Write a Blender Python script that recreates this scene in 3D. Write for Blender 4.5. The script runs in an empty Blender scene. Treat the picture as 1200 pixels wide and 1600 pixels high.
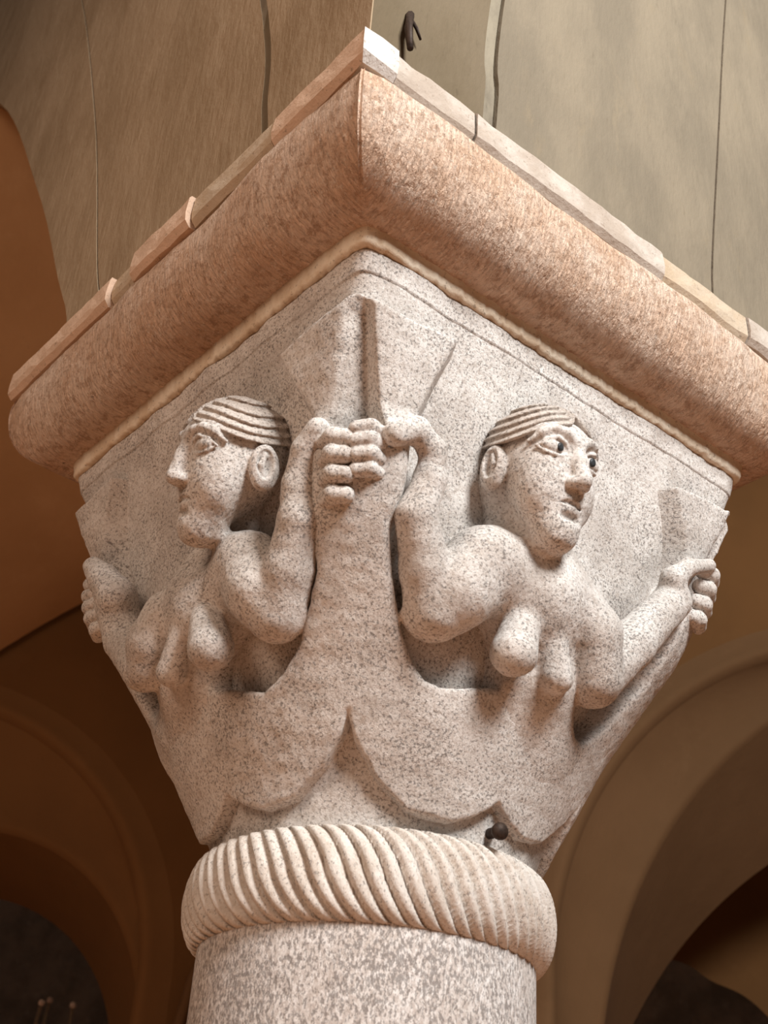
import bpy, math, random
import numpy as np
from mathutils import Matrix, Vector

# ------------------------------------------------------------------ camera
sc = bpy.context.scene
F_PX, CAM_D, CAM_H, YAW, PITCH, ROLL = 2000.7, 1.9587, -.5664, -.011, .563, .072
TH = -.1139                      # turn of the square capital about its axis
_fw = np.array([math.sin(YAW)*math.cos(PITCH), math.cos(YAW)*math.cos(PITCH), math.sin(PITCH)])
_ri = np.array([math.cos(YAW), -math.sin(YAW), 0.])
_up = np.cross(_ri, _fw)
CR = math.cos(ROLL)*_ri + math.sin(ROLL)*_up
CU = -math.sin(ROLL)*_ri + math.cos(ROLL)*_up
CO = np.array([0, -CAM_D, CAM_H])
cam = bpy.data.cameras.new('camera')
cam.sensor_fit = 'VERTICAL'; cam.sensor_height = 36; cam.lens = F_PX*36/1600
cam.clip_start = .05; cam.clip_end = 100
cam.dof.use_dof = True; cam.dof.focus_distance = 2.08; cam.dof.aperture_fstop = 5.6
cam_o = bpy.data.objects.new('camera', cam); sc.collection.objects.link(cam_o)
m = Matrix.Identity(4)
for i in range(3):
    m[i][0] = CR[i]; m[i][1] = CU[i]; m[i][2] = -_fw[i]; m[i][3] = CO[i]
cam_o.matrix_world = m
sc.camera = cam_o

# ------------------------------------------------------------------ light
w = bpy.data.worlds.new('world'); sc.world = w; w.use_nodes = True
bg = w.node_tree.nodes['Background']
bg.inputs[0].default_value = (1.0, .82, .68, 1); bg.inputs[1].default_value = .055
def area(name, loc, tgt, size, power, col):
    l = bpy.data.lights.new(name, 'AREA'); l.shape = 'RECTANGLE'; l.size, l.size_y = size
    l.energy = power; l.color = col
    o = bpy.data.objects.new(name, l); sc.collection.objects.link(o)
    o.location = loc
    o.rotation_euler = (Vector(tgt)-Vector(loc)).to_track_quat('-Z', 'Y').to_euler()
    return o
area('window_light', (1.75, -3.2, 2.7), (0, 0, .4), (1.3, 1.3), 238, (1., .985, .965))
area('nave_light', (-2.2, -2.6, 1.7), (0, 0, .4), (1.4, 1.4), 38, (1., .72, .54))
# added spot on the unseen terracotta floor, to bounce warm light up
sp = bpy.data.lights.new('bounce_spot', 'SPOT'); sp.energy = 1500; sp.color = (1., .93, .82); sp.spot_size = math.radians(34); sp.spot_blend = .35; sp.shadow_soft_size = .15
spo = bpy.data.objects.new('bounce_spot', sp); sc.collection.objects.link(spo); spo.location = (2.6, -4.6, 2.8)
spo.rotation_euler = (Vector((.1, -1.3, -2.17))-Vector((2.6, -4.6, 2.8))).to_track_quat('-Z', 'Y').to_euler()
sc.view_settings.view_transform = 'Standard'; sc.view_settings.look = 'None'
sc.view_settings.gamma = 1; sc.view_settings.use_curve_mapping = False
sc.view_settings.exposure = 0.35

# ------------------------------------------------------------------ helpers
def ray(x, y):
    d = _fw + CR*(x-600)/F_PX - CU*(y-800)/F_PX
    return d/np.linalg.norm(d)
def dirv(deg):
    a = -math.pi/2 + TH + math.radians(deg)
    return np.array([math.cos(a), math.sin(a), 0.])
EX, EY = dirv(-45), dirv(45)     # normals of the left and of the right face
AROT = math.atan2(EX[1], EX[0])
def toA(P): return np.array([P@EX, P@EY, P[2]])
def on_plane(x, y, n, d0):
    d = ray(x, y); n = np.asarray(n, float)
    return CO + d*(d0 - CO@n)/(d@n)

def tag(o, label=None, cat=None, group=None, kind=None):
    if label: o['label'] = label
    if cat: o['category'] = cat
    if group: o['group'] = group
    if kind: o['kind'] = kind
    return o
def link(name, me, mat=None, parent=None):
    o = bpy.data.objects.new(name, me); sc.collection.objects.link(o)
    if mat is not None and not me.materials: me.materials.append(mat)
    if parent is not None: o.parent = parent
    return o
def mesh(name, V, Fc, smooth=True):
    me = bpy.data.meshes.new(name)
    V = np.asarray(V, np.float32)
    if isinstance(Fc, np.ndarray):
        nf, k = Fc.shape
        me.vertices.add(len(V)); me.vertices.foreach_set('co', V.ravel())
        me.loops.add(nf*k); me.loops.foreach_set('vertex_index', Fc.astype(np.int32).ravel())
        me.polygons.add(nf); me.polygons.foreach_set('loop_start', np.arange(nf, dtype=np.int32)*k)
        me.polygons.foreach_set('loop_total', np.full(nf, k, np.int32))
        me.update(calc_edges=True); me.validate()
    else:
        me.from_pydata([tuple(map(float, v)) for v in V], [], Fc); me.update()
    if smooth: me.polygons.foreach_set('use_smooth', np.ones(len(me.polygons), bool))
    return me
def empty(name, rz=0, loc=(0, 0, 0), parent=None):
    o = bpy.data.objects.new(name, None); sc.collection.objects.link(o)
    o.location = loc; o.rotation_euler = (0, 0, rz); o.empty_display_size = .1
    if parent: o.parent = parent
    return o
def gridquads(nu, nv, wrap=False):
    i = np.arange(nu if wrap else nu-1); j = np.arange(nv-1)
    I, J = np.meshgrid(i, j, indexing='ij'); I2 = (I+1) % nu
    return np.stack([I*nv+J, I2*nv+J, I2*nv+J+1, I*nv+J+1], -1).reshape(-1, 4)

# ------------------------------------------------------------------ materials
class NT:
    def __init__(s, name):
        s.m = bpy.data.materials.new(name); s.m.use_nodes = True
        s.t = s.m.node_tree; s.b = s.t.nodes['Principled BSDF']
        s.b.inputs['Specular IOR Level'].default_value = .25
        s.pos = s.n('ShaderNodeNewGeometry').outputs['Position']
    def n(s, t, **k):
        o = s.t.nodes.new(t)
        for a, v in k.items(): setattr(o, a, v)
        return o
    def L(s, a, b): s.t.links.new(a, b)
    def mapping(s, scale, rot=(0, 0, 0), vec=None):
        mp = s.n('ShaderNodeMapping'); mp.inputs['Scale'].default_value = scale
        mp.inputs['Rotation'].default_value = rot
        s.L(vec or s.pos, mp.inputs['Vector']); return mp.outputs[0]
    def noise(s, scale, detail=3, rough=.6, vec=None, dist=0):
        o = s.n('ShaderNodeTexNoise'); o.inputs['Scale'].default_value = scale
        o.inputs['Detail'].default_value = detail; o.inputs['Roughness'].default_value = rough
        o.inputs['Distortion'].default_value = dist
        s.L(vec or s.pos, o.inputs['Vector']); return o.outputs['Fac']
    def ramp(s, fac, stops):
        o = s.n('ShaderNodeValToRGB'); e = o.color_ramp.elements
        while len(e) < len(stops): e.new(.5)
        for q, (p, c) in zip(e, stops):
            q.position = p; q.color = (*c, 1) if len(c) == 3 else c
        s.L(fac, o.inputs[0]); return o.outputs[0]
    def step(s, fac, a, b):
        o = s.n('ShaderNodeMapRange'); o.interpolation_type = 'SMOOTHSTEP'
        o.inputs[1].default_value = a; o.inputs[2].default_value = b
        s.L(fac, o.inputs[0]); return o.outputs[0]
    def mix(s, fac, a, b, mode='MIX'):
        o = s.n('ShaderNodeMix', data_type='RGBA', blend_type=mode)
        for k, v in ((0, fac), (6, a), (7, b)):
            if isinstance(v, (int, float)): o.inputs[k].default_value = v
            elif isinstance(v, tuple): o.inputs[k].default_value = (*v, 1)
            else: s.L(v, o.inputs[k])
        return o.outputs[2]
    def math(s, op, a, b):
        o = s.n('ShaderNodeMath', operation=op)
        for k, v in ((0, a), (1, b)):
            if isinstance(v, (int, float)): o.inputs[k].default_value = v
            else: s.L(v, o.inputs[k])
        return o.outputs[0]
    def bump(s, h, dist, strength=1, prev=None):
        o = s.n('ShaderNodeBump'); o.inputs['Distance'].default_value = dist
        o.inputs['Strength'].default_value = strength; s.L(h, o.inputs['Height'])
        if prev: s.L(prev, o.inputs['Normal'])
        return o.outputs[0]
    def done(s, col, normal=None, rough=.85):
        s.L(col, s.b.inputs['Base Color'])
        if normal: s.L(normal, s.b.inputs['Normal'])
        s.b.inputs['Roughness'].default_value = rough
        return s.m

def speckled(name, light, mid, brown, dark, stretch=(1, 1, 1), amt=0., bumpd=.004, big=14):
    t = NT(name)
    v = t.mapping(stretch)
    base = t.mix(t.step(t.noise(big, 5, .65), .38, .66), light, mid)
    base = t.mix(t.math('MULTIPLY', t.step(t.noise(165, 4, .7, v), .49-amt, .60-amt), .55), base, brown)
    pat = t.math('ADD', t.noise(250, 3, .7, v), t.math('MULTIPLY', t.noise(9, 3), .22))
    base = t.mix(t.math('MULTIPLY', t.step(pat, .645-amt, .72-amt), .7), base, dark)
    base = t.mix(t.math('MULTIPLY', t.step(t.noise(120, 5, .8, v), .65, .69), .6), base, dark)
    pale = t.step(t.noise(300, 3, .7, v), .55, .64)
    base = t.mix(t.math('MULTIPLY', pale, .45), base, tuple(min(1, c*1.12) for c in light))
    n1 = t.bump(t.noise(38, 4, .6), bumpd, .5)
    n2 = t.bump(t.noise(190, 5, .8, v), bumpd*.8, .8, n1)
    return t.done(base, n2)

M_STONE = speckled('speckled_grey_granite', (.76, .73, .695), (.58, .535, .495), (.41, .345, .295), (.11, .097, .088), big=11)
M_COLUMN = speckled('fleck_granite', (.80, .77, .745), (.68, .63, .59), (.44, .37, .325), (.17, .15, .14), (.95, .95, .5), .055)
M_ROPE = speckled('pale_granite', (.78, .735, .68), (.66, .59, .52), (.52, .43, .35), (.22, .19, .17), (1, 1, .6), -.035)
M_HAIR = speckled('hair_stone', (.62, .57, .52), (.48, .42, .37), (.34, .275, .225), (.15, .12, .10), (1, 1, 1), 0)

def roll_mat():
    t = NT('tooled_pinkish_stone')
    uv = t.n('ShaderNodeUVMap').outputs[0]
    cut = t.noise(1, 4, .65, t.mapping((185, 42, 1), (0, 0, .12), uv), .8)
    base = t.mix(t.step(t.noise(7, 5, .65), .36, .64), (.72, .565, .45), (.62, .425, .30))
    base = t.mix(t.math('MULTIPLY', t.step(t.noise(60, 6, .8), .48, .60), .75), base, (.40, .255, .17))
    base = t.mix(t.math('MULTIPLY', t.step(cut, .58, .70), .45), base, (.40, .25, .16))
    base = t.mix(t.math('MULTIPLY', t.step(t.noise(48, 6, .85), .60, .68), .75), base, (.15, .095, .065))
    base = t.mix(t.math('MULTIPLY', t.step(t.noise(130, 3, .7), .58, .66), .4), base, (.80, .72, .62))
    n1 = t.bump(t.noise(24, 5, .65), .008, .5)
    n2 = t.bump(cut, .010, .9, n1)
    n3 = t.bump(t.noise(190, 3, .7), .0025, .6, n2)
    return t.done(base, n3)
M_ROLL = roll_mat()

def slab_mat(name, a, b):
    t = NT(name)
    base = t.mix(t.step(t.noise(12, 5, .7), .35, .65), a, b)
    base = t.mix(t.math('MULTIPLY', t.step(t.noise(110, 4, .75), .58, .68), .7), base, (.24, .18, .13))
    n = t.bump(t.noise(90, 5, .7), .004, .6)
    return t.done(base, n)
M_SLAB = [slab_mat('pale_slab', (.52, .46, .40), (.40, .33, .27)), slab_mat('pink_slab', (.64, .46, .34), (.56, .40, .29)),
          slab_mat('ochre_slab', (.46, .35, .24), (.50, .41, .31)), slab_mat('white_slab', (.62, .59, .55), (.52, .47, .43))]
M_MORTAR = slab_mat('cream_mortar', (.78, .70, .57), (.62, .49, .35))

def plaster(name, a, b, c, zs=.45, sc_=6.0, bd=.010):
    t = NT(name)
    v = t.mapping((1, 1, zs))
    base = t.mix(t.step(t.noise(sc_, 5, .6, v), .35, .66), a, b)
    base = t.mix(t.math('MULTIPLY', t.step(t.noise(sc_*2.3, 6, .7, v), .55, .75), .6), base, c)
    base = t.mix(t.math('MULTIPLY', t.step(t.noise(85, 4, .7, t.mapping((1, 1, .22))), .60, .72), .30), base, tuple(x*.6 for x in c))
    n1 = t.bump(t.noise(9, 4, .55, v), bd*1.5, .5)
    n2 = t.bump(t.noise(75, 4, .65, t.mapping((1, 1, .3))), bd*.5, .55, n1)
    return t.done(base, n2, .9)
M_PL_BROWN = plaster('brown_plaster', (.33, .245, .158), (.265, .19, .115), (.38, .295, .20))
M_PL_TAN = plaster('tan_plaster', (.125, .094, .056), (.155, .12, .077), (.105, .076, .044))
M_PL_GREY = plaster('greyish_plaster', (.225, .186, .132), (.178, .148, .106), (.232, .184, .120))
M_PL_STRIP = plaster('lime_patch', (.26, .225, .165), (.16, .135, .10), (.07, .058, .042), .4, 14)
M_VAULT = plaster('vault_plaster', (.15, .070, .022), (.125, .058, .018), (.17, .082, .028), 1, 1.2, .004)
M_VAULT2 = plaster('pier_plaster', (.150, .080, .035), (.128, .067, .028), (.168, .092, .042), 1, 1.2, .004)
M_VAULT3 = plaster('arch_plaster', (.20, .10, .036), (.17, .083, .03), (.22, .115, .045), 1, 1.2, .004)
M_WEB = plaster('web_plaster', (.58, .36, .19), (.50, .30, .15), (.62, .40, .22), 1, 1.2, .004)
M_ROCK = plaster('grey_masonry', (.42, .36, .31), (.26, .225, .195), (.60, .54, .49), 1, 5, .02)
def plain(name, col, rough=.6, metal=0):
    t = NT(name)
    base = t.mix(t.step(t.noise(120, 4, .7), .4, .65), col, tuple(x*.6 for x in col))
    t.b.inputs['Metallic'].default_value = metal
    return t.done(base, t.bump(t.noise(160, 3), .001, .6), rough)
M_IRON = plain('rusty_iron', (.045, .028, .02), .6, .3)
M_LEAD = plain('lead_inlay', (.05, .055, .06), .45, .3)
M_BRASS = plain('brass', (.50, .33, .20), .4, .6)
M_KNOB = plain('pale_knob', (.72, .52, .40), .5)
M_FLOOR = plain('terracotta', (.56, .28, .15), .8)

# ------------------------------------------------------------------ floor
FL = -2.17
fl = link('floor', mesh('floor', [(-9, -9, FL), (9, -9, FL), (9, 9, FL), (-9, 9, FL)], [(0, 1, 2, 3)], False), M_FLOOR)
tag(fl, 'terracotta floor around the column', kind='structure')

# ------------------------------------------------------------------ signed distance modelling
ZK = [-.05, 0, .1, .2, .3, .4, .5, .6, .7, .76]
AK = [.235, .24, .265, .295, .325, .350, .373, .397, .426, .438]
PK = [2, 2, 2.15, 2.4, 2.9, 3.8, 5.5, 10, 28, 40]
OZ = [-.05, 0, .04, .07, .12, .20, .26, .32, .38, .44, .5, .55, .6, .65, .7, .76]
OR = [.23, .258, .272, .286, .315, .358, .398, .440, .483, .513, .532, .550, .570, .592, .603, .62]
OP = [2, 2, 2.05, 2.1, 2.2, 2.4, 2.7, 3.2, 3.9, 4.8, 6, 8, 11, 14, 16, 20]
OA = [r/2**(.5-1/p) for r, p in zip(OR, OP)]
def sup(X, Y, Z, zk, ak, pk):
    a = np.interp(Z, zk, ak).astype(np.float32); p = np.interp(Z, zk, pk).astype(np.float32)
    x = np.abs(X)/a; y = np.abs(Y)/a
    mx = np.maximum(x, y) + 1e-6; mn = np.minimum(x, y)/mx
    return (mx*(1+mn**p)**(1/p) - 1)*a
def ground(X, Y, Z): return sup(X, Y, Z, ZK, AK, PK)
def outer(X, Y, Z): return sup(X, Y, Z, OZ, OA, OP)
def at(x, y, off, fn=ground):
    d = ray(x, y); ts = np.arange(1.2, 3.2, .001)
    P = CO[None] + d[None]*ts[:, None]
    v = fn(P@EX, P@EY, P[:, 2]) - off
    i = np.argmax(v < 0)
    if not (v < 0).any(): i = np.argmin(v)
    return toA(P[i])

def smin(a, b, k):
    if np.ndim(k) == 0 and k <= 0: return np.minimum(a, b)
    h = np.maximum(k-np.abs(a-b), 0)/k
    return np.minimum(a, b) - h*h*k*.25
def smax(a, b, k): return -smin(-a, -b, k)

class Field:
    def __init__(s, ax, ay, az):
        s.ax, s.ay, s.az = [np.asarray(q, np.float32) for q in (ax, ay, az)]
        s.D = np.full((len(ax), len(ay), len(az)), .2, np.float32)
    def box(s, lo, hi):
        sl = []
        for q, l, h in zip((s.ax, s.ay, s.az), lo, hi):
            i = max(0, int(np.searchsorted(q, l))-1); j = min(len(q), int(np.searchsorted(q, h))+1)
            if j <= i: return None
            sl.append(slice(i, j))
        return tuple(sl)
    def co(s, sl):
        return (s.ax[sl[0]][:, None, None], s.ay[sl[1]][None, :, None], s.az[sl[2]][None, None, :])
    def apply(s, fn, lo, hi, k=.0, mode='add'):
        pad = k+.02
        sl = s.box(np.asarray(lo)-pad, np.asarray(hi)+pad)
        if sl is None: return
        d = fn(*s.co(sl)).astype(np.float32)
        if mode == 'add': s.D[sl] = smin(s.D[sl], d, k)
        elif mode == 'sub': s.D[sl] = smax(s.D[sl], -d, k)
    def cone(s, a, b, ra, rb, k=.012, mode='add'):
        a = np.asarray(a, np.float32); b = np.asarray(b, np.float32)
        ab = b-a; L2 = float(ab@ab)+1e-9
        def fn(X, Y, Z):
            px, py, pz = X-a[0], Y-a[1], Z-a[2]
            t = np.clip((px*ab[0]+py*ab[1]+pz*ab[2])/L2, 0, 1)
            return np.sqrt((px-t*ab[0])**2+(py-t*ab[1])**2+(pz-t*ab[2])**2) - (ra+(rb-ra)*t)
        r = max(ra, rb)
        s.apply(fn, np.minimum(a, b)-r, np.maximum(a, b)+r, k, mode)
    def chain(s, pts, rs, k=.012, mode='add'):
        for i in range(len(pts)-1): s.cone(pts[i], pts[i+1], rs[i], rs[i+1], k, mode)
    def ell(s, c, R, rad, k=.012, mode='add'):
        c = np.asarray(c, np.float32); R = np.asarray(R, np.float32); rad = np.asarray(rad, np.float32)
        def fn(X, Y, Z):
            px, py, pz = X-c[0], Y-c[1], Z-c[2]
            q = [(px*R[0, i]+py*R[1, i]+pz*R[2, i]) for i in range(3)]
            k0 = np.sqrt(sum((q[i]/rad[i])**2 for i in range(3)))
            k1 = np.sqrt(sum((q[i]/rad[i]**2)**2 for i in range(3)))+1e-6
            return k0*(k0-1)/k1
        r = float(rad.max())
        s.apply(fn, c-r, c+r, k, mode)
    def rough(s, amp, seed=1, waves=((.06, 4), (.022, 8), (.010, 8))):
        rng = np.random.default_rng(seed)
        near = np.abs(s.D) < .012
        idx = np.nonzero(near)
        x, y, z = s.ax[idx[0]], s.ay[idx[1]], s.az[idx[2]]
        tot = np.zeros(len(x), np.float32)
        for wl, n in waves:
            for _ in range(n):
                d = rng.normal(size=3); d *= 2*np.pi/wl/np.linalg.norm(d)
                tot += (np.sin(x*d[0]+y*d[1]+z*d[2]+rng.uniform(0, 6.3))*(.55 if wl > .05 else .5 if wl > .015 else .36)/math.sqrt(n)*1.2).astype(np.float32)
        s.D[idx] += amp*tot
    def mesh(s, name):
        D = s.D; S = D < 0
        nx, ny, nz = D.shape
        c = np.zeros((nx-1, ny-1, nz-1), np.uint8)
        for i in (0, 1):
            for j in (0, 1):
                for k in (0, 1): c += S[i:nx-1+i, j:ny-1+j, k:nz-1+k]
        act = np.nonzero((c > 0) & (c < 8))
        n = len(act[0]); vid = np.full(c.shape, -1, np.int32); vid[act] = np.arange(n)
        acc = np.zeros((n, 3), np.float64); cnt = np.zeros(n)
        axs = (s.ax, s.ay, s.az); A = np.stack(act, -1)
        cor = [(i, j, k) for i in (0, 1) for j in (0, 1) for k in (0, 1)]
        for p in cor:
            for q in range(3):
                if p[q]: continue
                e = list(p); e[q] = 1
                i0 = A+np.array(p); i1 = A+np.array(e)
                d0 = D[i0[:, 0], i0[:, 1], i0[:, 2]]; d1 = D[i1[:, 0], i1[:, 1], i1[:, 2]]
                mk = (d0 < 0) != (d1 < 0)
                t = np.where(mk, d0/(d0-d1+1e-12), 0)
                for b in range(3):
                    v0 = axs[b][i0[:, b]]; v1 = axs[b][i1[:, b]]
                    acc[:, b] += np.where(mk, v0+(v1-v0)*t, 0)
                cnt += mk
        V = acc/cnt[:, None]
        faces = []
        for q in range(3):
            o = [b for b in range(3) if b != q]
            sl0 = [slice(None)]*3; sl1 = [slice(None)]*3
            sl0[q] = slice(0, -1); sl1[q] = slice(1, None)
            for b in o: sl0[b] = slice(1, -1); sl1[b] = slice(1, -1)
            s0 = S[tuple(sl0)]; s1 = S[tuple(sl1)]
            ed = np.stack(np.nonzero(s0 != s1), -1)
            if not len(ed): continue
            for b in o: ed[:, b] += 1
            inside = S[ed[:, 0], ed[:, 1], ed[:, 2]]
            quad = []
            for (u, v) in ((1, 1), (0, 1), (0, 0), (1, 0)):
                e2 = ed.copy(); e2[:, o[0]] -= u; e2[:, o[1]] -= v
                quad.append(vid[e2[:, 0], e2[:, 1], e2[:, 2]])
            Q = np.stack(quad, -1)
            flip = inside if q != 1 else ~inside
            Q[~flip] = Q[~flip][:, ::-1]
            faces.append(Q)
        Fq = np.concatenate(faces)
        Fq = Fq[(Fq >= 0).all(1)]
        return mesh(name, V, Fq)

def axis(lo, hi, step, fine=(), fstep=.0014):
    out = [lo]
    while out[-1] < hi:
        x = out[-1]; st = step
        for a, b in fine:
            if a <= x <= b: st = fstep
        out.append(x+st)
    return np.array(out, np.float32)

# tail outline round the corner, (degrees from the corner, height)
TAIL = [(-45.6, .066), (-42, .052), (-38.7, .043), (-30, .031), (-18.2, .041), (-8.9, .079), (-3.9, .115), (-2.0, .140),
        (-.4, .107), (6.3, .06), (15.4, .028), (29.5, .02), (38.2, .037), (42.5, .052), (45.6, .066),
        (45.6, .22), (26, .19), (19.9, .184), (15.9, .188), (12.4, .209), (9, .246), (6.5, .308), (5.6, .361), (7.2, .40),
        (8.0, .436), (8.1, .49), (9.1, .524), (11.6, .587), (15.0, .66), (6.7, .647), (2.5, .652), (.4, .664), (-.7, .668), (-2.1, .664),
        (-3.6, .655), (-15.6, .64), (-11.8, .575), (-8.6, .527), (-7.2, .489), (-7.9, .451), (-8.15, .364), (-8.07, .308),
        (-12.7, .231), (-18.3, .195), (-24.2, .177), (-45.6, .21)]
SR = .38
def poly_sdf(U, V, poly):
    P = np.array(poly, np.float64); d = np.full(U.shape, 1e9); sgn = np.ones(U.shape)
    n = len(P)
    for i in range(n):
        a = P[i]; b = P[(i-1) % n]
        e = b-a; wx = U-a[0]; wy = V-a[1]
        t = np.clip((wx*e[0]+wy*e[1])/(e@e+1e-15), 0, 1)
        d = np.minimum(d, (wx-e[0]*t)**2+(wy-e[1]*t)**2)
        c1 = V >= a[1]; c2 = V < b[1]; c3 = e[0]*wy > e[1]*wx
        allc = (c1 & c2 & c3) | (~c1 & ~c2 & ~c3)
        sgn = np.where(allc, -sgn, sgn)
    return sgn*np.sqrt(d)
TU = np.radians(np.linspace(-60, 60, 481))*SR; TV = np.linspace(-.06, .80, 431)
TTAB = poly_sdf(TU[:, None]+0*TV[None], TV[None]+0*TU[:, None], [(math.radians(a)*SR, z) for a, z in TAIL]).astype(np.float32)
def tab2(u, v):
    fu = np.clip((u-TU[0])/(TU[1]-TU[0]), 0, len(TU)-1.001); fv = np.clip((v-TV[0])/(TV[1]-TV[0]), 0, len(TV)-1.001)
    i = fu.astype(np.int32); j = fv.astype(np.int32); a = fu-i; b = fv-j
    return (TTAB[i, j]*(1-a)*(1-b)+TTAB[i+1, j]*a*(1-b)+TTAB[i, j+1]*(1-a)*b+TTAB[i+1, j+1]*a*b)
def tail_fn(X, Y, Z):
    X, Y, Z = np.broadcast_arrays(X, Y, Z)
    fold = Y < 0
    X2 = np.where(fold, -Y, X); Y2 = np.where(fold, X, Y)
    fold = X < 0
    X3 = np.where(fold, Y, X2); Y3 = np.where(fold, -X, Y2)
    phi = np.arctan2(Y3, X3) - math.pi/4
    rr = np.hypot(X3, Y3)
    d2 = tab2(phi*SR, Z)*np.clip(rr/SR, .6, 1.6)
    g = ground(X3, Y3, Z); o = outer(X3, Y3, Z)
    # fins are thin panels, the stem stands out
    finz = np.clip((Z-.47)/.06, 0, 1); finz = finz*finz*(3-2*finz)
    lim = np.where(finz > 0, np.maximum(o, (g-.034)*finz+o*(1-finz)), o)
    d = smax(d2, lim, .004+.012*(1-finz)*np.clip((Z-.10)/.10, 0, 1))
    return smax(d, -(g+.03), .0)

def build_tail():
    f = Field(axis(-.025, .50, .0027), axis(-.025, .50, .0027), axis(-.012, .70, .0027))
    X, Y, Z = f.co((slice(None),)*3)
    f.D[:] = tail_fn(X, Y, Z)
    # the V groove cut along the corner above the hands
    c45 = math.sqrt(.5)
    def vgroove(X, Y, Z):
        r = (X+Y)*c45; s_ = (Y-X)*c45               # s_ > 0 towards the right face
        h = np.clip((Z-.465)/.19, 0, 1)
        o = np.maximum(outer(X, Y, Z), ground(X, Y, Z)-.034)
        wl = .043-.015*h; wr = .030-.013*h; c = .010-.009*h
        dep = (.029-.005*h)*np.clip((.672-Z)/.03, 0, 1)
        left = -o - dep*(s_+wl)/(c+wl)
        right = -o - dep*(wr-s_)/(wr-c)
        return np.maximum(np.maximum(left, right)*.8, .455-Z)
    f.apply(vgroove, (.2, .2, .47), (.5, .5, .68), .004, 'sub')
    f.rough(.0005, 3)
    return f.mesh('tail')

# ---- sirens -----------------------------------------------------------------
HEADS = {'right': dict(pos=(.0790, .4290, .4985), rot=[[-.9962, -.0192, .0848], [-.0004, .9761, .2174], [.0869, -.2166, .9724]], s=1.0),
         'left': dict(pos=(.4200, .1340, .4890), rot=[[.109, .9672, .2296], [.948, -.1706, .2688], [-.2992, -.1884, .9354]], s=.985)}
def head_ops(f, hd):
    R = np.array(hd['rot']); P = np.array(hd['pos']); s = hd['s']
    W = lambda *p: P + R@(np.array(p)*s)
    E3 = lambda c, rad, k=.01, mode='add', tilt=None: f.ell(W(*c), R if tilt is None else R@tilt, np.array(rad)*s, k*s, mode)
    C3 = lambda pts, rs, k=.006, mode='add': f.chain([W(*p) for p in pts], [r*s for r in rs], k*s, mode)
    E3((0, -.006, .028), (.067, .084, .080), .02)
    C3([(0, .014, .0), (0, .042, -.074)], [.057, .036], .03)
    E3((0, .054, -.095), (.027, .024, .024), .022)
    for sx in (-1, 1):
        E3((sx*.030, .042, -.026), (.036, .031, .046), .03)            # cheeks
    E3((0, .052, .048), (.058, .028, .022), .02)                        # forehead
    for sx in (-1, 1):
        E3((sx*.037, .090, .027), (.026, .0185, .016), .008, 'sub')      # sockets
    C3([(0, .074, .044), (0, .084, .012), (0, .094, -.020)], [.0095, .0105, .0135], .010)
    for sx in (-1, 1):
        E3((sx*.012, .084, -.024), (.0085, .012, .008), .005)
        C3([(sx*.008, .080, .040), (sx*.022, .079, .0505), (sx*.040, .073, .0525), (sx*.056, .060, .044), (sx*.066, .044, .030)], [.004, .0046, .0046, .004, .003], .006)
        E3((sx*.036, .064, .025), (.021, .0130, .0125), .002)            # eyeball
        C3([(sx*.014, .073, .021), (sx*.024, .0765, .0345), (sx*.038, .0755, .0385), (sx*.052, .066, .033), (sx*.061, .056, .022)], [.0022, .0028, .003, .0028, .002], .002)
        C3([(sx*.014, .073, .021), (sx*.026, .0755, .0125), (sx*.040, .0735, .0115), (sx*.052, .066, .0145), (sx*.061, .056, .022)], [.002, .0024, .0025, .0024, .002], .002)
        E3((sx*.0055, .093, -.0345), (.004, .007, .004), .003, 'sub')   # nostrils
        # ear
        E3((sx*.074, -.016, -.002), (.014, .024, .036), .005)
        E3((sx*.090, -.013, .003), (.016, .0145, .025), .002, 'sub')
        C3([(sx*.078, -.014, .016), (sx*.080, -.008, .0), (sx*.078, -.012, -.014)], [.0045, .005, .0045], .002)
    E3((0, .0715, -.0450), (.019, .009, .0055), .006)
    E3((0, .0700, -.0590), (.016, .009, .0055), .006)
    C3([(-.024, .069, -.054), (-.010, .0785, -.052), (.010, .0785, -.052), (.024, .069, -.054)], [.0018, .0026, .0026, .0018], .003, 'sub')
    C3([(-.012, .076, -.073), (.012, .076, -.073)], [.005, .005], .008, 'sub')

def build_hair(name, hd):
    R = np.array(hd['rot']); P = np.array(hd['pos']); s = hd['s']
    ext = .125
    ax = [axis(P[i]-ext, P[i]+ext, .0019) for i in range(3)]
    f = Field(*ax)
    X, Y, Z = f.co((slice(None),)*3)
    px, py, pz = X-P[0], Y-P[1], Z-P[2]
    q = [(px*R[0, i]+py*R[1, i]+pz*R[2, i])/s for i in range(3)]
    c = (0, -.006, .028); rad = (.0775, .0945, .0905)
    e = [(q[i]-c[i]) for i in range(3)]
    k0 = np.sqrt(sum((e[i]/rad[i])**2 for i in range(3))); k1 = np.sqrt(sum((e[i]/rad[i]**2)**2 for i in range(3)))+1e-6
    d = k0*(k0-1)/k1
    hl = .062 - .030*np.clip(np.abs(q[0])/.075, 0, 1.2)**2 + .10*np.clip(-q[1]-.03, 0, 1)*-1 + .02*np.exp(-(q[0]/.010)**2)
    h = q[2]-hl
    d = d + .0024*np.cos(h*2*np.pi/.0115)
    f.D[:] = np.maximum(smax(d, -h*.9, .006), -(d+.02))*s
    f.rough(.0005, 8)
    return f.mesh(name)

def hand_ops(f, P, tipdir, swap=None):
    pass

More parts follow.
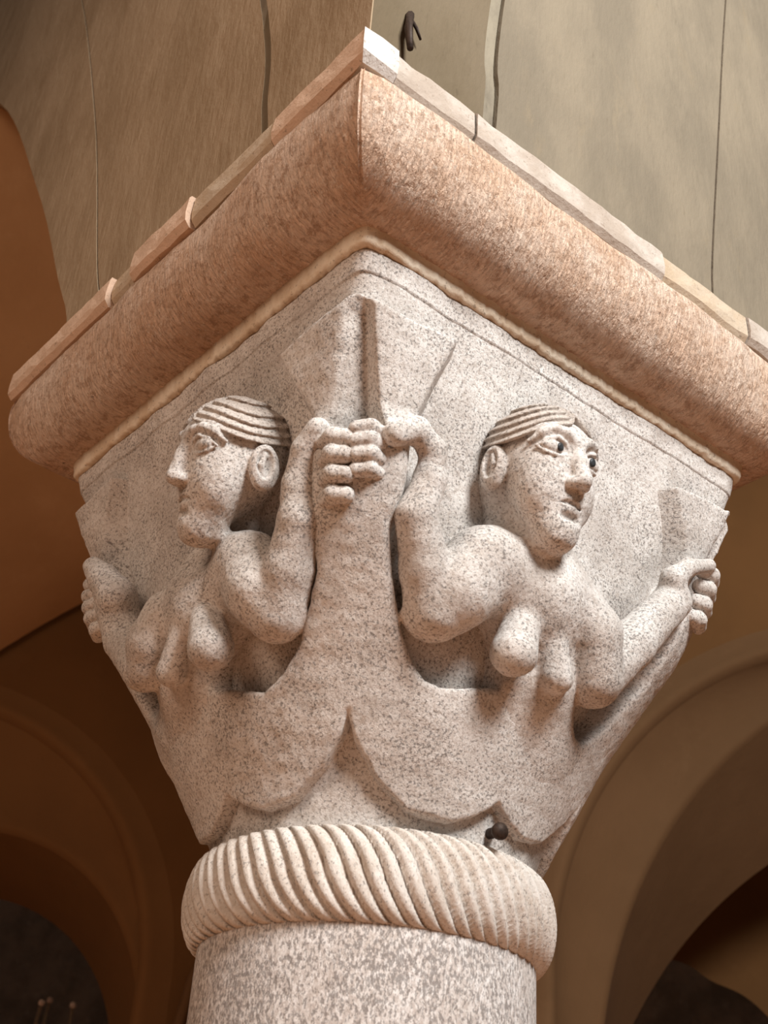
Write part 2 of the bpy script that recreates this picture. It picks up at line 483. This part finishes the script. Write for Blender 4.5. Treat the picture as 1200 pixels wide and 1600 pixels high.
SPEC = {
 'right': dict(
   body=[([(808, 1150, -.040), (818, 1060, -.005), (838, 940, .014), (835, 895, .010)], [.080, .074, .072, .066], .03),
         ([(775, 905, .018), (882, 952, .020)], [.058, .048], .03),
         ([(778, 740, -.022), (788, 830, -.016)], [.036, .044], .015),
         ([(775, 895, .020), (825, 945, .026), (862, 955, .024)], [.060, .066, .056], .04),
         ([(790, 760, .015), (806, 830, .015), (832, 895, .02)], [.044, .046, .056], .02)],
   arms=[([(750, 882, .038), (712, 925, .044), (682, 955, .044)], [.054, .049, .041], .03),
         ([(676, 958, .044), (665, 890, .050), (650, 808, .056)], [.040, .036, .030], .008),
         ([(896, 952, .056), (925, 990, .072), (930, 1060, .074)], [.047, .045, .040], .005),
         ([(926, 1066, .062), (985, 1008, .064), (1050, 940, .055)], [.040, .037, .031], .008)],
   breasts=[([(816, 970, .066), (803, 1020, .080)], [.026, .034], .009), ([(863, 1000, .072), (868, 1058, .080)], [.020, .026], .008)],
   hands=[([(650, 806, .056), (672, 750, .048), (677, 705, .048), (650, 672, .052), (618, 678, .066)], [.029, .023, .019, .019, .018]),
          ([(1050, 938, .055), (1052, 905, .060), (1075, 887, .062), (1108, 884, .055)], [.029, .020, .015, .011])]),
 'left': dict(
   body=[([(325, 1150, -.040), (322, 1060, -.005), (328, 950, .014), (340, 900, .010)], [.080, .070, .066, .054], .03),
         ([(292, 962, .018), (380, 912, .018)], [.046, .052], .02),
         ([(400, 740, -.022), (394, 830, -.016)], [.034, .042], .015),
         ([(385, 908, .018), (335, 960, .024), (302, 972, .020)], [.052, .058, .048], .03),
         ([(388, 765, .004), (374, 830, .0), (348, 910, .01)], [.042, .044, .048], .015)],
   arms=[([(390, 884, .034), (410, 925, .046), (430, 960, .046)], [.052, .049, .041], .02),
         ([(436, 958, .046), (452, 890, .052), (468, 815, .056)], [.041, .037, .030], .008),
         ([(266, 968, .058), (240, 1008, .076), (236, 1043, .076)], [.045, .042, .037], .005),
         ([(226, 1046, .060), (196, 1000, .050), (182, 935, .048)], [.036, .036, .034], .005)],
   breasts=[([(324, 970, .070), (329, 1012, .086)], [.026, .034], .006), ([(284, 990, .076), (268, 1050, .082)], [.018, .023], .006)],
   hands=[([(468, 812, .056), (468, 760, .050), (478, 705, .050), (497, 672, .052)], [.030, .025, .021, .018]),
          ([(184, 935, .055), (162, 905, .058), (146, 886, .058)], [.033, .026, .018])]),
}
# finger ends that close over the ridge of the tail: (z, depth, half length)
FING = [(.463, 0), (.440, .006), (.416, .008), (.391, .006)]
def fingers(f, side, z0, dz, r, sgn):
    """four bent finger ends on one side of a corner; side = +1 right-face side, -1 left-face side"""
    for i in range(4):
        z = z0-dz*i; pts = []; rs = []
        lo = 1.6 if side < 0 else -.2
        for ang, lift, q in ((lo+3.6, -.004, .95), (lo+2.2, .008, 1.05), (lo, .007, .95)):
            th = math.radians(45+ang*side)
            rc = float(np.interp(z, OZ, OR)) - abs(ang)*.0012 + lift + (.002 if i in (1, 2) else 0)
            p = np.array([rc*math.cos(th), rc*math.sin(th), z-(.003 if ang == lo else 0)])
            pts.append(sgn(p)); rs.append(r*q)
        f.chain(pts, rs, .003)

def build_siren(side):
    sp = SPEC[side]; hd = HEADS[side]
    hp = hd['pos']
    fx = [(hp[0]-.10, hp[0]+.10)]; fy = [(hp[1]-.10, hp[1]+.10)]; fz = [(hp[2]-.125, hp[2]+.10)]
    if side == 'right':
        f = Field(axis(-.47, .47, .0029, fx), axis(.20, .56, .0029, [(hp[1]+.0, hp[1]+.11)]), axis(.10, .64, .0029, fz))
    else:
        f = Field(axis(.20, .56, .0029, [(hp[0]+.0, hp[0]+.11)]), axis(-.47, .47, .0029, fy), axis(.10, .64, .0029, fz))
    for pts, rs, k in sp['body']:
        f.chain([at(*p) for p in pts], rs, k)
    # the belly flows into the two tails
    X, Y, Z = f.co((slice(None),)*3)
    sl = f.box((-.5, -.5, .09), (.6, .6, .30))
    Xs, Ys, Zs = f.co(sl)
    T = tail_fn(Xs, Ys, Zs) + .0025
    lat = np.abs(Xs if side == 'right' else Ys)
    T = np.maximum(np.maximum(T, lat-.26), Zs-.26)
    f.D[sl] = smin(f.D[sl], T.astype(np.float32), .03)
    for pts, rs, k in sp['arms']:
        A = [at(*p) for p in pts]
        f.chain(A, rs, k)
    for pts, rs, k in sp['breasts']:
        f.chain([at(*p) for p in pts], rs, k)
    for pts, rs in sp['hands']:
        f.chain([at(*p) for p in pts], rs, .008)
    if side == 'right':
        fingers(f, 1, .474, .0185, .0112, lambda p: p)
        fingers(f, -1, .525, .0275, .0140, lambda p: np.array([-p[1], p[0], p[2]]))
    else:
        fingers(f, -1, .462, .0245, .0132, lambda p: p)
        fingers(f, 1, .480, .0215, .0125, lambda p: np.array([p[1], -p[0], p[2]]))
    head_ops(f, hd)
    f.rough(.00045, 5 if side == 'right' else 6)
    return f.mesh('siren')

# ------------------------------------------------------------------ capital
cap = empty('column_capital', AROT)
tag(cap, 'speckled grey stone capital carved with two-tailed sirens under the abacus', 'capital')

def build_bell():
    zs = np.concatenate([np.linspace(-.03, .70, 120), [.703, .706, .7065, .709], np.linspace(.714, .738, 8)])
    th = np.linspace(0, 2*np.pi, 480, endpoint=False)
    a = np.interp(zs, ZK, AK); p = np.interp(zs, ZK, PK)
    a = a + np.where(zs > .706, .0018, 0)
    c, s_ = np.abs(np.cos(th))[:, None], np.abs(np.sin(th))[:, None]
    r = a[None]/((c**p[None]+s_**p[None])**(1/p[None]))
    rng = np.random.default_rng(2)
    n = np.zeros_like(r)
    for wl in (.12, .05, .025):
        for _ in range(6):
            d = rng.normal(size=3); d *= 2*np.pi/wl/np.linalg.norm(d)
            n += np.sin(r*np.cos(th)[:, None]*d[0]+r*np.sin(th)[:, None]*d[1]+zs[None]*d[2]+rng.uniform(0, 6))*wl/.12*.0009
    r = r+n
    V = np.stack([r*np.cos(th)[:, None], r*np.sin(th)[:, None], zs[None]+0*r], -1).reshape(-1, 3)
    return mesh('bell', V, gridquads(len(th), len(zs), True))
link('bell', build_bell(), M_STONE, cap)

tail_me = build_tail(); tail_me.materials.append(M_STONE)
for k in range(4):
    o = link('fish_tails', tail_me, None, cap); o.rotation_euler = (0, 0, k*math.pi/2)

def pupils(parent, hd):
    R = np.array(hd['rot']); P = np.array(hd['pos'])
    for sx in (-1, 1):
        c = P + R@np.array((sx*.034, .0775, .0245))
        V = []; n = 14
        fw = R[:, 1]; ux = R[:, 0]; uz = R[:, 2]
        for rr, h in ((.0058, -.004), (.0058, .0008), (.0035, .0016)):
            for i in range(n):
                a = 2*math.pi*i/n; V.append(c+ux*math.cos(a)*rr+uz*math.sin(a)*rr*1.1+fw*h)
        Fc = []
        for l in range(2):
            for i in range(n): Fc.append((l*n+i, l*n+(i+1) % n, (l+1)*n+(i+1) % n, (l+1)*n+i))
        Fc.append(tuple(range(2*n, 3*n)))
        o = link('pupil', mesh('pupil', V, Fc), M_LEAD, parent); tag(o, 'dark lead pupil')

sirens = {}
for side in ('right', 'left'):
    me = build_siren(side); me.materials.append(M_STONE)
    s = link('siren', me, None, cap)
    hme = build_hair('hair', HEADS[side]); hme.materials.append(M_HAIR)
    h = link('hair', hme, None, s)
    if side == 'right': pupils(s, HEADS[side])
    sirens[side] = (s, hme)
tag(sirens['right'][0], 'siren on the right face, looking out with dark lead pupils')
tag(sirens['left'][0], 'siren on the left face, seen nearly in profile')
for side, rz in (('left', math.pi), ('right', math.pi)):
    src, hme = sirens[side]
    c = src.copy(); sc.collection.objects.link(c); c.rotation_euler = (0, 0, rz)
    if side == 'left':
        c.scale = (.90, .90, 1); c['label'] = 'siren on the far face behind the right corner'
    else: c['label'] = 'siren on the far face, her fingers showing round the left corner'
    h = link('hair', hme, None, c)

# twisted rope moulding
def build_rope():
    NS = 66; nu = NS*12; prof = np.linspace(0, 1, 30)
    u = np.linspace(0, 2*np.pi, nu, endpoint=False)
    zc, rr = -.060, .066
    a = (prof-.5)*np.pi*1.0
    z = zc+rr*np.sin(a); r0 = .243+.040*np.cos(a)**.75
    tw = .21*np.sign(prof-.5)*np.abs((prof-.5)*2)**1.15
    ph = (u[:, None]+tw[None])*NS
    fr = (ph/(2*np.pi)) % 1.0
    shape = np.clip(1-np.abs(2*fr-1)**3.2, 0, 1)*(.66+.34*(1-fr))
    # unevenly cut strands, flatter towards one side
    rng = np.random.default_rng(4); amp = .0165*(.8+.4*rng.random(NS))
    k = np.floor(ph/(2*np.pi)).astype(int) % NS
    env = np.clip(np.cos(a)*2.6, 0, 1)[None]
    r = r0[None] + (shape-1)*amp[k]*env
    V = np.stack([r*np.cos(u)[:, None], r*np.sin(u)[:, None], z[None]+0*r], -1).reshape(-1, 3)
    return mesh('rope_moulding', V, gridquads(nu, len(prof), True))
o = link('rope_moulding', build_rope(), M_ROPE, cap); tag(o, 'pale twisted rope moulding at the neck of the capital')

# ------------------------------------------------------------------ column
def lathe(name, prof, n=128):
    u = np.linspace(0, 2*np.pi, n, endpoint=False)
    P = np.array(prof)
    V = np.stack([P[None, :, 0]*np.cos(u)[:, None], P[None, :, 0]*np.sin(u)[:, None], P[None, :, 1]+0*u[:, None]], -1).reshape(-1, 3)
    return mesh(name, V, gridquads(n, len(P), True))
col = empty('column', 0, (0, 0, FL))
tag(col, 'round pale granite column shaft with dark flecks under the carved capital', 'column')
z0 = -FL
link('shaft', lathe('shaft', [(.262, .34), (.258, .8), (.252, z0-.4), (.250, z0-.2), (.250, z0-.115), (.246, z0-.10)]), M_COLUMN, col)
link('base', lathe('base', [(.0, .0), (.38, .0), (.38, .12), (.36, .125), (.375, .16), (.36, .20), (.31, .22), (.30, .25), (.32, .29), (.30, .33), (.262, .345)]), M_COLUMN, col)

# ------------------------------------------------------------------ abacus
aba = empty('abacus', AROT)
tag(aba, 'square abacus with a fat tooled pinkish roll moulding above the capital', 'abacus')
def square_loft(name, prof, seg=46, rnd=.0, noise=.0, seed=1, mat=None):
    """closed square ring: profile of (half side, z) swept round a square with mitred corners"""
    P = np.array(prof); L = np.concatenate([[0], np.cumsum(np.hypot(*np.diff(P, axis=0).T))])
    rng = np.random.default_rng(seed); V = []; UV = []
    waves = []
    for wl in (.30, .12, .05):
        for _ in range(5):
            d = rng.normal(size=3); waves.append((d*2*np.pi/wl/np.linalg.norm(d), rng.uniform(0, 6), wl/.30))
    ts = np.linspace(-1, 1, seg)
    ts = np.sign(ts)*(1-(1-np.abs(ts))**1.0)
    quads = []; base = 0
    for k in range(4):
        cs, sn = [(1, 0), (0, 1), (-1, 0), (0, -1)][k]
        for t in ts:
            for (h, z), l in zip(P, L):
                hh = h - rnd*max(0, abs(t)-.92)/.08*.6
                x, y = hh, t*h*(1-rnd*.5)
                X, Y = x*cs-y*sn, x*sn+y*cs
                dn = 0
                if noise: dn = noise*sum(a*math.sin(w_[0]*X+w_[1]*Y+w_[2]*z+p_) for w_, p_, a in waves)
                f_ = 1+dn/max(h, .01)
                V.append((X*f_, Y*f_, z+dn*.6)); UV.append((t*h+k*1.3, l))
        quads.append(gridquads(seg, len(P))+base); base += seg*len(P)
    Fq = np.concatenate(quads)
    me = mesh(name, V, Fq)
    uvl = me.uv_layers.new(name='UVMap'); UV = np.array(UV, np.float32)
    li = np.zeros(len(me.loops), np.int32); me.loops.foreach_get('vertex_index', li)
    uvl.data.foreach_set('uv', UV[li].ravel())
    return me
prof = [(.30, .768), (.44, .768), (.470, .769)]
prof += [(.478, .770), (.494, .776), (.509, .786), (.522, .799), (.533, .816), (.5415, .836), (.547, .858), (.5505, .882), (.552, .908), (.550, .923), (.543, .930), (.30, .930)]
link('roll_moulding', square_loft('roll_moulding', prof, 60, .012, .0011, 3), M_ROLL, aba)
def build_mortar():
    th = np.linspace(0, 2*np.pi, 900, endpoint=False); rng = np.random.default_rng(12)
    pr = np.array([(.40, .7445), (.4395, .7395), (.4435, .745), (.4445, .757), (.447, .768), (.452, .776), (.40, .780)])
    wob = sum(np.sin(th*k+rng.uniform(0, 6))*a_ for k, a_ in ((37, .4), (61, .5), (97, .6), (151, .7), (233, .6), (311, .5)))
    r = pr[None, :, 0]/((np.abs(np.cos(th))**36+np.abs(np.sin(th))**36)**(1/36))[:, None]
    r = r + wob[:, None]*.0011*np.array([0, 1, 1, .6, .6, .3, 0])[None]
    z = pr[None, :, 1] + wob[:, None]*.0016*np.array([0, 1, .6, 0, 0, 0, 0])[None]
    z = np.maximum(z, .7385)
    return mesh('mortar_joint', np.stack([r*np.cos(th)[:, None], r*np.sin(th)[:, None], z], -1).reshape(-1, 3), gridquads(len(th), len(pr), True))
o = link('mortar_joint', build_mortar(), M_MORTAR, aba); tag(o, 'ragged cream mortar joint')
def slab_piece(side, a, b, S, zt, zb, mi, chip=.0):
    """a stone of the thin upper course: runs from a to b along one side"""
    ins = S-.16; g = .0012
    pr = [(ins, zb), (S-.010, zb), (S-.001, zb+.011), (S, zb+.026), (S-.002, zt-.006), (S-.006, zt), (ins, zt)]
    V = []; rng = random.Random(int(a*1000)+side*77)
    n = max(2, int(abs(b-a)/.03)+1)
    for i in range(n):
        t = a+(b-a)*i/(n-1)
        for h, z in pr:
            j = rng.uniform(-.0012, .0012) if h > ins else 0
            tt = t
            if abs(abs(t)-S) < .004: tt = math.copysign(h if h < S else S, t)      # mitre at the corner
            if side == 0: V.append((h+j, tt, z+j))
            else: V.append((tt, h+j, z+j))
    k = len(pr); Fc = []
    for i in range(n-1):
        for q in range(k): Fc.append((i*k+q, i*k+(q+1) % k, (i+1)*k+(q+1) % k, (i+1)*k+q))
    Fc.append(tuple(range(k))); Fc.append(tuple(range((n-1)*k, n*k)))
    o = link('slab_stone', mesh('slab_stone', V, Fc, False), M_SLAB[mi], aba)
S0 = .5565
# (side, from, to, half side, top, bottom, material); side 0 = left face, side 1 = right face
for p in [(0, S0, .334, S0, .997, .931, 1), (0, .330, .104, S0-.003, .997, .933, 2), (0, .100, -.080, S0+.006, .998, .931, 1),
          (0, -.083, -.165, S0-.006, .995, .936, 2), (0, -.169, -S0, S0+.004, .997, .931, 1),
          (1, S0, .493, S0+.002, .999, .931, 3), (1, .490, .336, S0-.004, .997, .932, 0), (1, .332, -.10, S0-.002, .996, .931, 0),
          (1, -.103, -.33, S0-.005, .993, .933, 2), (1, -.334, -S0, S0-.001, .994, .932, 0)]:
    slab_piece(*p)

# ------------------------------------------------------------------ springers of the arches above the abacus
def extrude_panel(name, poly, x0, x1, mat, side, label=None, smooth=False):
    """poly: (along, z) outline in the face plane, extruded from depth x0 (front) to x1 (back)"""
    n = len(poly); V = []
    for d in (x0, x1):
        for a, z in poly: V.append((d, a, z) if side == 0 else (a, d, z))
    Fc = [tuple(range(n)), tuple(range(2*n-1, n-1, -1))] + [(i, (i+1) % n, n+(i+1) % n, n+i) for i in range(n)]
    me = mesh(name, V, Fc, False)
    bm_fix(me)
    return me
import bmesh
def bm_fix(me):
    bm = bmesh.new(); bm.from_mesh(me); bmesh.ops.recalc_face_normals(bm, faces=bm.faces); bm.to_mesh(me); bm.free()
def curve_pts(pts, n=14):
    """smooth curve through points (Catmull-Rom)"""
    P = [np.array(p, float) for p in pts]; P = [2*P[0]-P[1]]+P+[2*P[-1]-P[-2]]; out = []
    for i in range(1, len(P)-2):
        for j in range(n):
            t = j/n; a, b, c, d = P[i-1:i+3]
            out.append(.5*((2*b)+(c-a)*t+(2*a-5*b+4*c-d)*t*t+(3*b-a-3*c+d)*t**3))
    out.append(P[-2]); return [tuple(q) for q in out]
ZT = 5.0; ZB = 1.0
ZZ = np.concatenate([np.linspace(ZB, 1.3, 13), np.linspace(1.4, ZT, 27)])
def edge(pts, d=0):
    P = np.array(curve_pts(pts, 20)); return np.interp(ZZ, P[:, 1], P[:, 0])+d
def wall_panel(name, e0, e1, x0, x1, mat, side, parent):
    """a slab of plaster between two rising edges, x0 = face, x1 = back"""
    n = len(ZZ); V = []
    for e, x in ((e0, x0), (e1, x0), (e1, x1), (e0, x1)):
        for a_, z in zip(e, ZZ): V.append((x, a_, z) if side == 0 else (a_, x, z))
    Fc = [(k*n+i, ((k+1) % 4)*n+i, ((k+1) % 4)*n+i+1, k*n+i+1) for k in range(4) for i in range(n-1)]
    Fc += [(0, n, 2*n, 3*n), (n-1, 2*n-1, 3*n-1, 4*n-1)]
    me = mesh(name, V, Fc, False); bm_fix(me)
    return link(name, me, mat, parent)
wl = empty('wall_left', AROT); tag(wl, 'brown plastered arch springer over the left side of the abacus', kind='structure')
intr = edge([(-.385, ZB), (-.43, 1.10), (-.52, 1.24), (-.84, 1.75), (-1.52, 2.67), (-2.5, 3.5), (-4.0, 4.4), (-5.2, 5.0)])
cre = [(-.225, ZB), (-.30, 1.10), (-.54, 1.73), (-.94, 2.6), (-1.25, 3.1), (-1.9, 4.0), (-2.6, 5.0)]
st0 = [(.262, ZB), (.243, 1.10), (.158, 1.5), (-.35, 3.0), (-.8, 4.0), (-1.2, 5.0)]
wall_panel('arch_face', intr, edge(cre, -.004), .5325, -.45, M_PL_BROWN, 0, wl)
M_CREASE_SHADE = plain('crease_shade', (.07, .05, .032), .9)  # dark filler strips carry the shade of the plaster creases in their colour
wall_panel('seam', edge(cre, -.004), edge(cre), .5305, .40, M_CREASE_SHADE, 0, wl)
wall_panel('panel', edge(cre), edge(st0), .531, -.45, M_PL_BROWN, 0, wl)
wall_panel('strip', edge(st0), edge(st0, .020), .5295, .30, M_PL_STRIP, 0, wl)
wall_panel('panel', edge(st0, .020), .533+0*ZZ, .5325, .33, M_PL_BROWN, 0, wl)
wr = empty('wall_right', AROT); tag(wr, 'greyish beige plastered arch springer over the right side of the abacus', kind='structure')
g0 = [(.305, ZB), (.300, 1.10), (.285, 1.4), (.10, 3.0), (.0, 4.0), (-.1, 5.0)]
c0 = [(-.255, ZB), (-.268, 1.11), (-.335, 1.5), (-.423, 2.0), (-.62, 3.0), (-.85, 4.0), (-1.05, 5.0)]
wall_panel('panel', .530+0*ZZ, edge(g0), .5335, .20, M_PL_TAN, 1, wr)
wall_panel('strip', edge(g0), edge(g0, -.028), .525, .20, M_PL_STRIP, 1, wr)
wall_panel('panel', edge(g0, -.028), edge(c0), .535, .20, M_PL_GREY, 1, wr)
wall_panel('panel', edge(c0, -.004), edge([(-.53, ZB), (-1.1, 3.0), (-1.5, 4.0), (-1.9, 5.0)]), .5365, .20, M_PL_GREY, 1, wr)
wall_panel('seam', edge(c0), edge(c0, -.004), .5345, .40, M_CREASE_SHADE, 1, wr)

# ------------------------------------------------------------------ nails
def tube(pts, rs, n=10, cap=True):
    P = [np.array(p, float) for p in pts]; V = []; Fc = []
    for i, p in enumerate(P):
        t = P[min(i+1, len(P)-1)]-P[max(i-1, 0)]; t /= np.linalg.norm(t)+1e-9
        a = np.cross(t, (0, 0, 1)) if abs(t[2]) < .9 else np.cross(t, (1, 0, 0)); a /= np.linalg.norm(a); b = np.cross(t, a)
        for k in range(n):
            q = 2*math.pi*k/n; V.append(p+rs[i]*(a*math.cos(q)+b*math.sin(q)))
    for i in range(len(P)-1):
        for k in range(n): Fc.append((i*n+k, i*n+(k+1) % n, (i+1)*n+(k+1) % n, (i+1)*n+k))
    if cap: Fc += [tuple(range(n))[::-1], tuple(range((len(P)-1)*n, len(P)*n))]
    return V, Fc
def fromA(p): return EX*p[0]+EY*p[1]+np.array([0, 0, p[2]])
nail = empty('iron_nail'); tag(nail, 'dark round-headed iron nail stuck in the stone above the rope moulding', 'nail')
a = fromA(at(764, 1303, 0.0)); b_ = on_plane(781, 1299, EY, (EY@a)+.034)
d = (b_-a)/np.linalg.norm(b_-a)
V, Fc = tube([a-d*.02, a+d*.01, b_], [.008, .008, .007], 12); link('shank', mesh('shank', V, Fc), M_IRON, nail)
V, Fc = tube([b_-d*.006, b_-d*.004, b_+d*.002, b_+d*.006, b_+d*.008], [.004, .0115, .0125, .009, .003], 16); link('nail_head', mesh('nail_head', V, Fc), M_IRON, nail)
hook = empty('iron_hook'); tag(hook, 'rusty bent iron spike driven into the tan plaster above the abacus corner', 'hook')
h0 = on_plane(637, 28, EY, .532); h1 = on_plane(641, 76, EY, .552); hm = on_plane(638, 45, EY, .548)
V, Fc = tube([h0-EY*.02, h0+EY*.006, hm, h1], [.007, .007, .0062, .005], 8); link('spike', mesh('spike', V, Fc), M_IRON, hook)
k0 = on_plane(644, 32, EY, .534); k1 = on_plane(651, 45, EY, .546); k2 = on_plane(657, 62, EY, .546)
V, Fc = tube([k0-EY*.02, k0, k1, k2], [.003, .003, .003, .002], 8); link('wire', mesh('wire', V, Fc), M_IRON, hook)

# ------------------------------------------------------------------ vaults behind
def circ_fit(pts):
    A = np.array([[x, z, 1] for x, z in pts]); b = np.array([-(x*x+z*z) for x, z in pts])
    s_, *_ = np.linalg.lstsq(A, b, rcond=None)
    cx, cz = -s_[0]/2, -s_[1]/2
    return cx, cz, math.sqrt(max(1e-4, cx*cx+cz*cz-s_[2]))
def arc(px, Y, n=72):
    pts = [on_plane(x, y, (0, 1, 0), Y) for x, y in px]
    cx, cz, r = circ_fit([(p[0], p[2]) for p in pts])
    return cx, cz, r, Y
def arc_line(c, zmin, n=80):
    cx, cz, r, Y = c
    out = [(cx-r, Y, zmin)] if cz > zmin else []
    for i in range(n+1):
        a = math.pi - math.pi*i/n
        out.append((cx+r*math.cos(a), Y, cz+r*math.sin(a)))
    if cz > zmin: out.append((cx+r, Y, zmin))
    return out
def strip(name, lines, mat, parent, smooth=True):
    n = min(len(l) for l in lines); V = [p for l in lines for p in l[:n]]
    Fc = [(j*n+i, j*n+i+1, (j+1)*n+i+1, (j+1)*n+i) for j in range(len(lines)-1) for i in range(n-1)]
    o = link(name, mesh(name, V, Fc, smooth), mat, parent)
    o['kind'] = 'structure' if parent is None else 'part'
    if parent is not None: del o['kind']
    return o
def arch(name, label, outer_px, mid_px, inner_px, Y0, Y1, Y2, mat, x0, x1, ztop):
    root = empty(name); tag(root, label, kind='structure')
    co, cm, ci = arc(outer_px, Y0), arc(mid_px, Y1), arc(inner_px, Y2)
    n = 80; zmin = FL
    def ln(c, dr=0, dy=0): return arc_line((c[0], c[1], c[2]+dr, c[3]+dy), zmin, n)
    strip('outer_order', [ln(co, .10, .02), ln(co, .03, .0), ln(co, .012, -.012), ln(co, -.012, -.006), ln(co, -.03, .03)], mat, root)
    strip('middle_order', [ln(co, -.03, .03), ln(cm, .05, .0), ln(cm, .02, -.014), ln(cm, 0, -.006), ln(cm, -.012, .01)], mat, root)
    strip('soffit', [ln(cm, -.012, .01), ln(ci, 0, 0)], mat, root)
    face = ln(co, .09, .02)
    poly = [(x0, Y0+.02, zmin)]*(face[0][0] > x0) + face + [(x1, Y0+.02, zmin), (x1, Y0+.02, ztop), (x0, Y0+.02, ztop)]
    if face[0][0] <= x0: poly = [p for p in poly if p[0] >= x0-1e-6] 
    if face[-1][0] >= x1:
        poly = [p for p in poly if x0-1e-6 <= p[0] <= x1-1e-6] + [(x1, Y0+.02, ztop), (x0, Y0+.02, ztop)]
    # far side of the same wall, so that the wall is thick
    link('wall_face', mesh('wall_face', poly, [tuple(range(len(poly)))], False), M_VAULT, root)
    print(name, [tuple(round(q, 2) for q in c) for c in (co, cm, ci)])
    return co, cm, ci
arch('trim_1', 'brown moulded arch behind the capital on the right',
     [(860, 1600), (905, 1300), (1000, 1130), (1200, 1020)], [(940, 1600), (990, 1400), (1100, 1220), (1200, 1130)],
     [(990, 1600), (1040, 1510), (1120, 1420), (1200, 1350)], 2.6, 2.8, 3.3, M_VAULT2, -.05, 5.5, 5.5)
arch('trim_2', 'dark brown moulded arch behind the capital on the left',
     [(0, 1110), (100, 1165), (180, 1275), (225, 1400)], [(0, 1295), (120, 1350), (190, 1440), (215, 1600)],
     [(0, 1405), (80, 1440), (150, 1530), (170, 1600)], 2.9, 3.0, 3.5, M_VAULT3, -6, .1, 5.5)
# vault web over the bay, curving down to the left
wc = circ_fit([(-1.61, 1.65), (-1.48, 1.81), (-1.34, 1.92), (1.61, 2.64), (.3, 2.62)])
print('web', wc)
ws = []
for y in np.linspace(1.10, 2.88, 14):
    up = .42*((2.88-y)/1.0)**1.7
    ws.append([(wc[0]+wc[2]*math.cos(math.radians(a)), y, up+wc[1]+wc[2]*math.sin(math.radians(a))) for a in np.linspace(205, 20, 90)])
o = strip('ceiling', ws, M_WEB, None); tag(o, 'brown plastered vault web behind the capital', kind='structure')
# rooms seen through the arches
bk = link('wall_back', mesh('wall_back', [(-9, 6.5, FL), (9, 6.5, FL), (9, 6.5, 6), (-9, 6.5, 6)], [(0, 1, 2, 3)], False), M_ROCK)
tag(bk, 'dark grey rough far wall seen through the arches', kind='structure')
ra = [(x, 4.2, z) for x, z in curve_pts([(.2, .3), (.9, .97), (1.42, .95), (1.6, .87), (1.86, .72), (2.3, .1), (2.45, -.8), (2.5, FL)])]
poly = ra + [(8, 4.2, FL), (8, 4.2, 4), (.2, 4.2, 4)]
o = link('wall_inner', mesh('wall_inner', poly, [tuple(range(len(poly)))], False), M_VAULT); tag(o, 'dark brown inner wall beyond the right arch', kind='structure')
# thin rib on the pier
V, Fc = tube([(-.70, 2.9, FL), (-.70, 2.9, .0), (-.66, 2.88, .23), (-.62, 2.86, .44), (-.55, 2.86, .62)], [.02]*5, 8)
o = link('trim_3', mesh('trim_3', V, Fc), M_VAULT2); tag(o, 'thin plaster rib on the pier behind the column', kind='structure')
# slim poles with round knobs in the dark room on the left
for i, (px, py, lean, lab) in enumerate([(65, 1567, -.06, 'slim dark pole with a pale round knob, leftmost of three under the left arch'),
                                         (78, 1563, -.05, 'slim dark pole with a pale round knob, middle one of three under the left arch'),
                                         (114, 1571, 0., 'slim pole with a pale round knob, standing apart right of the other two')]):
    py_ = (4.2, 4.6, 4.3)[i]; p = on_plane(px, py, (0, 1, 0), py_)
    st = empty('knob_pole', 0, (p[0]+lean*4, py_, FL)); tag(st, lab, 'pole', 'knobbed poles under the left arch')
    H = p[2]-FL
    V, Fc = tube([(0, 0, 0), (-lean*4, 0, H)], [.012, .009], 10); link('stem', mesh('stem', V, Fc), M_BRASS, st)
    th = np.linspace(0, math.pi, 10)
    me = lathe('knob', [(.0155*math.sin(t), -.0155*math.cos(t)) for t in th], 16)
    k = link('knob', me, M_KNOB, st); k.location = (-lean*4, 0, H)
    V, Fc = tube([(0, 0, 0), (0, 0, .02), (0, 0, .025)], [.06, .06, .02], 20); link('foot', mesh('foot', V, Fc), M_BRASS, st)
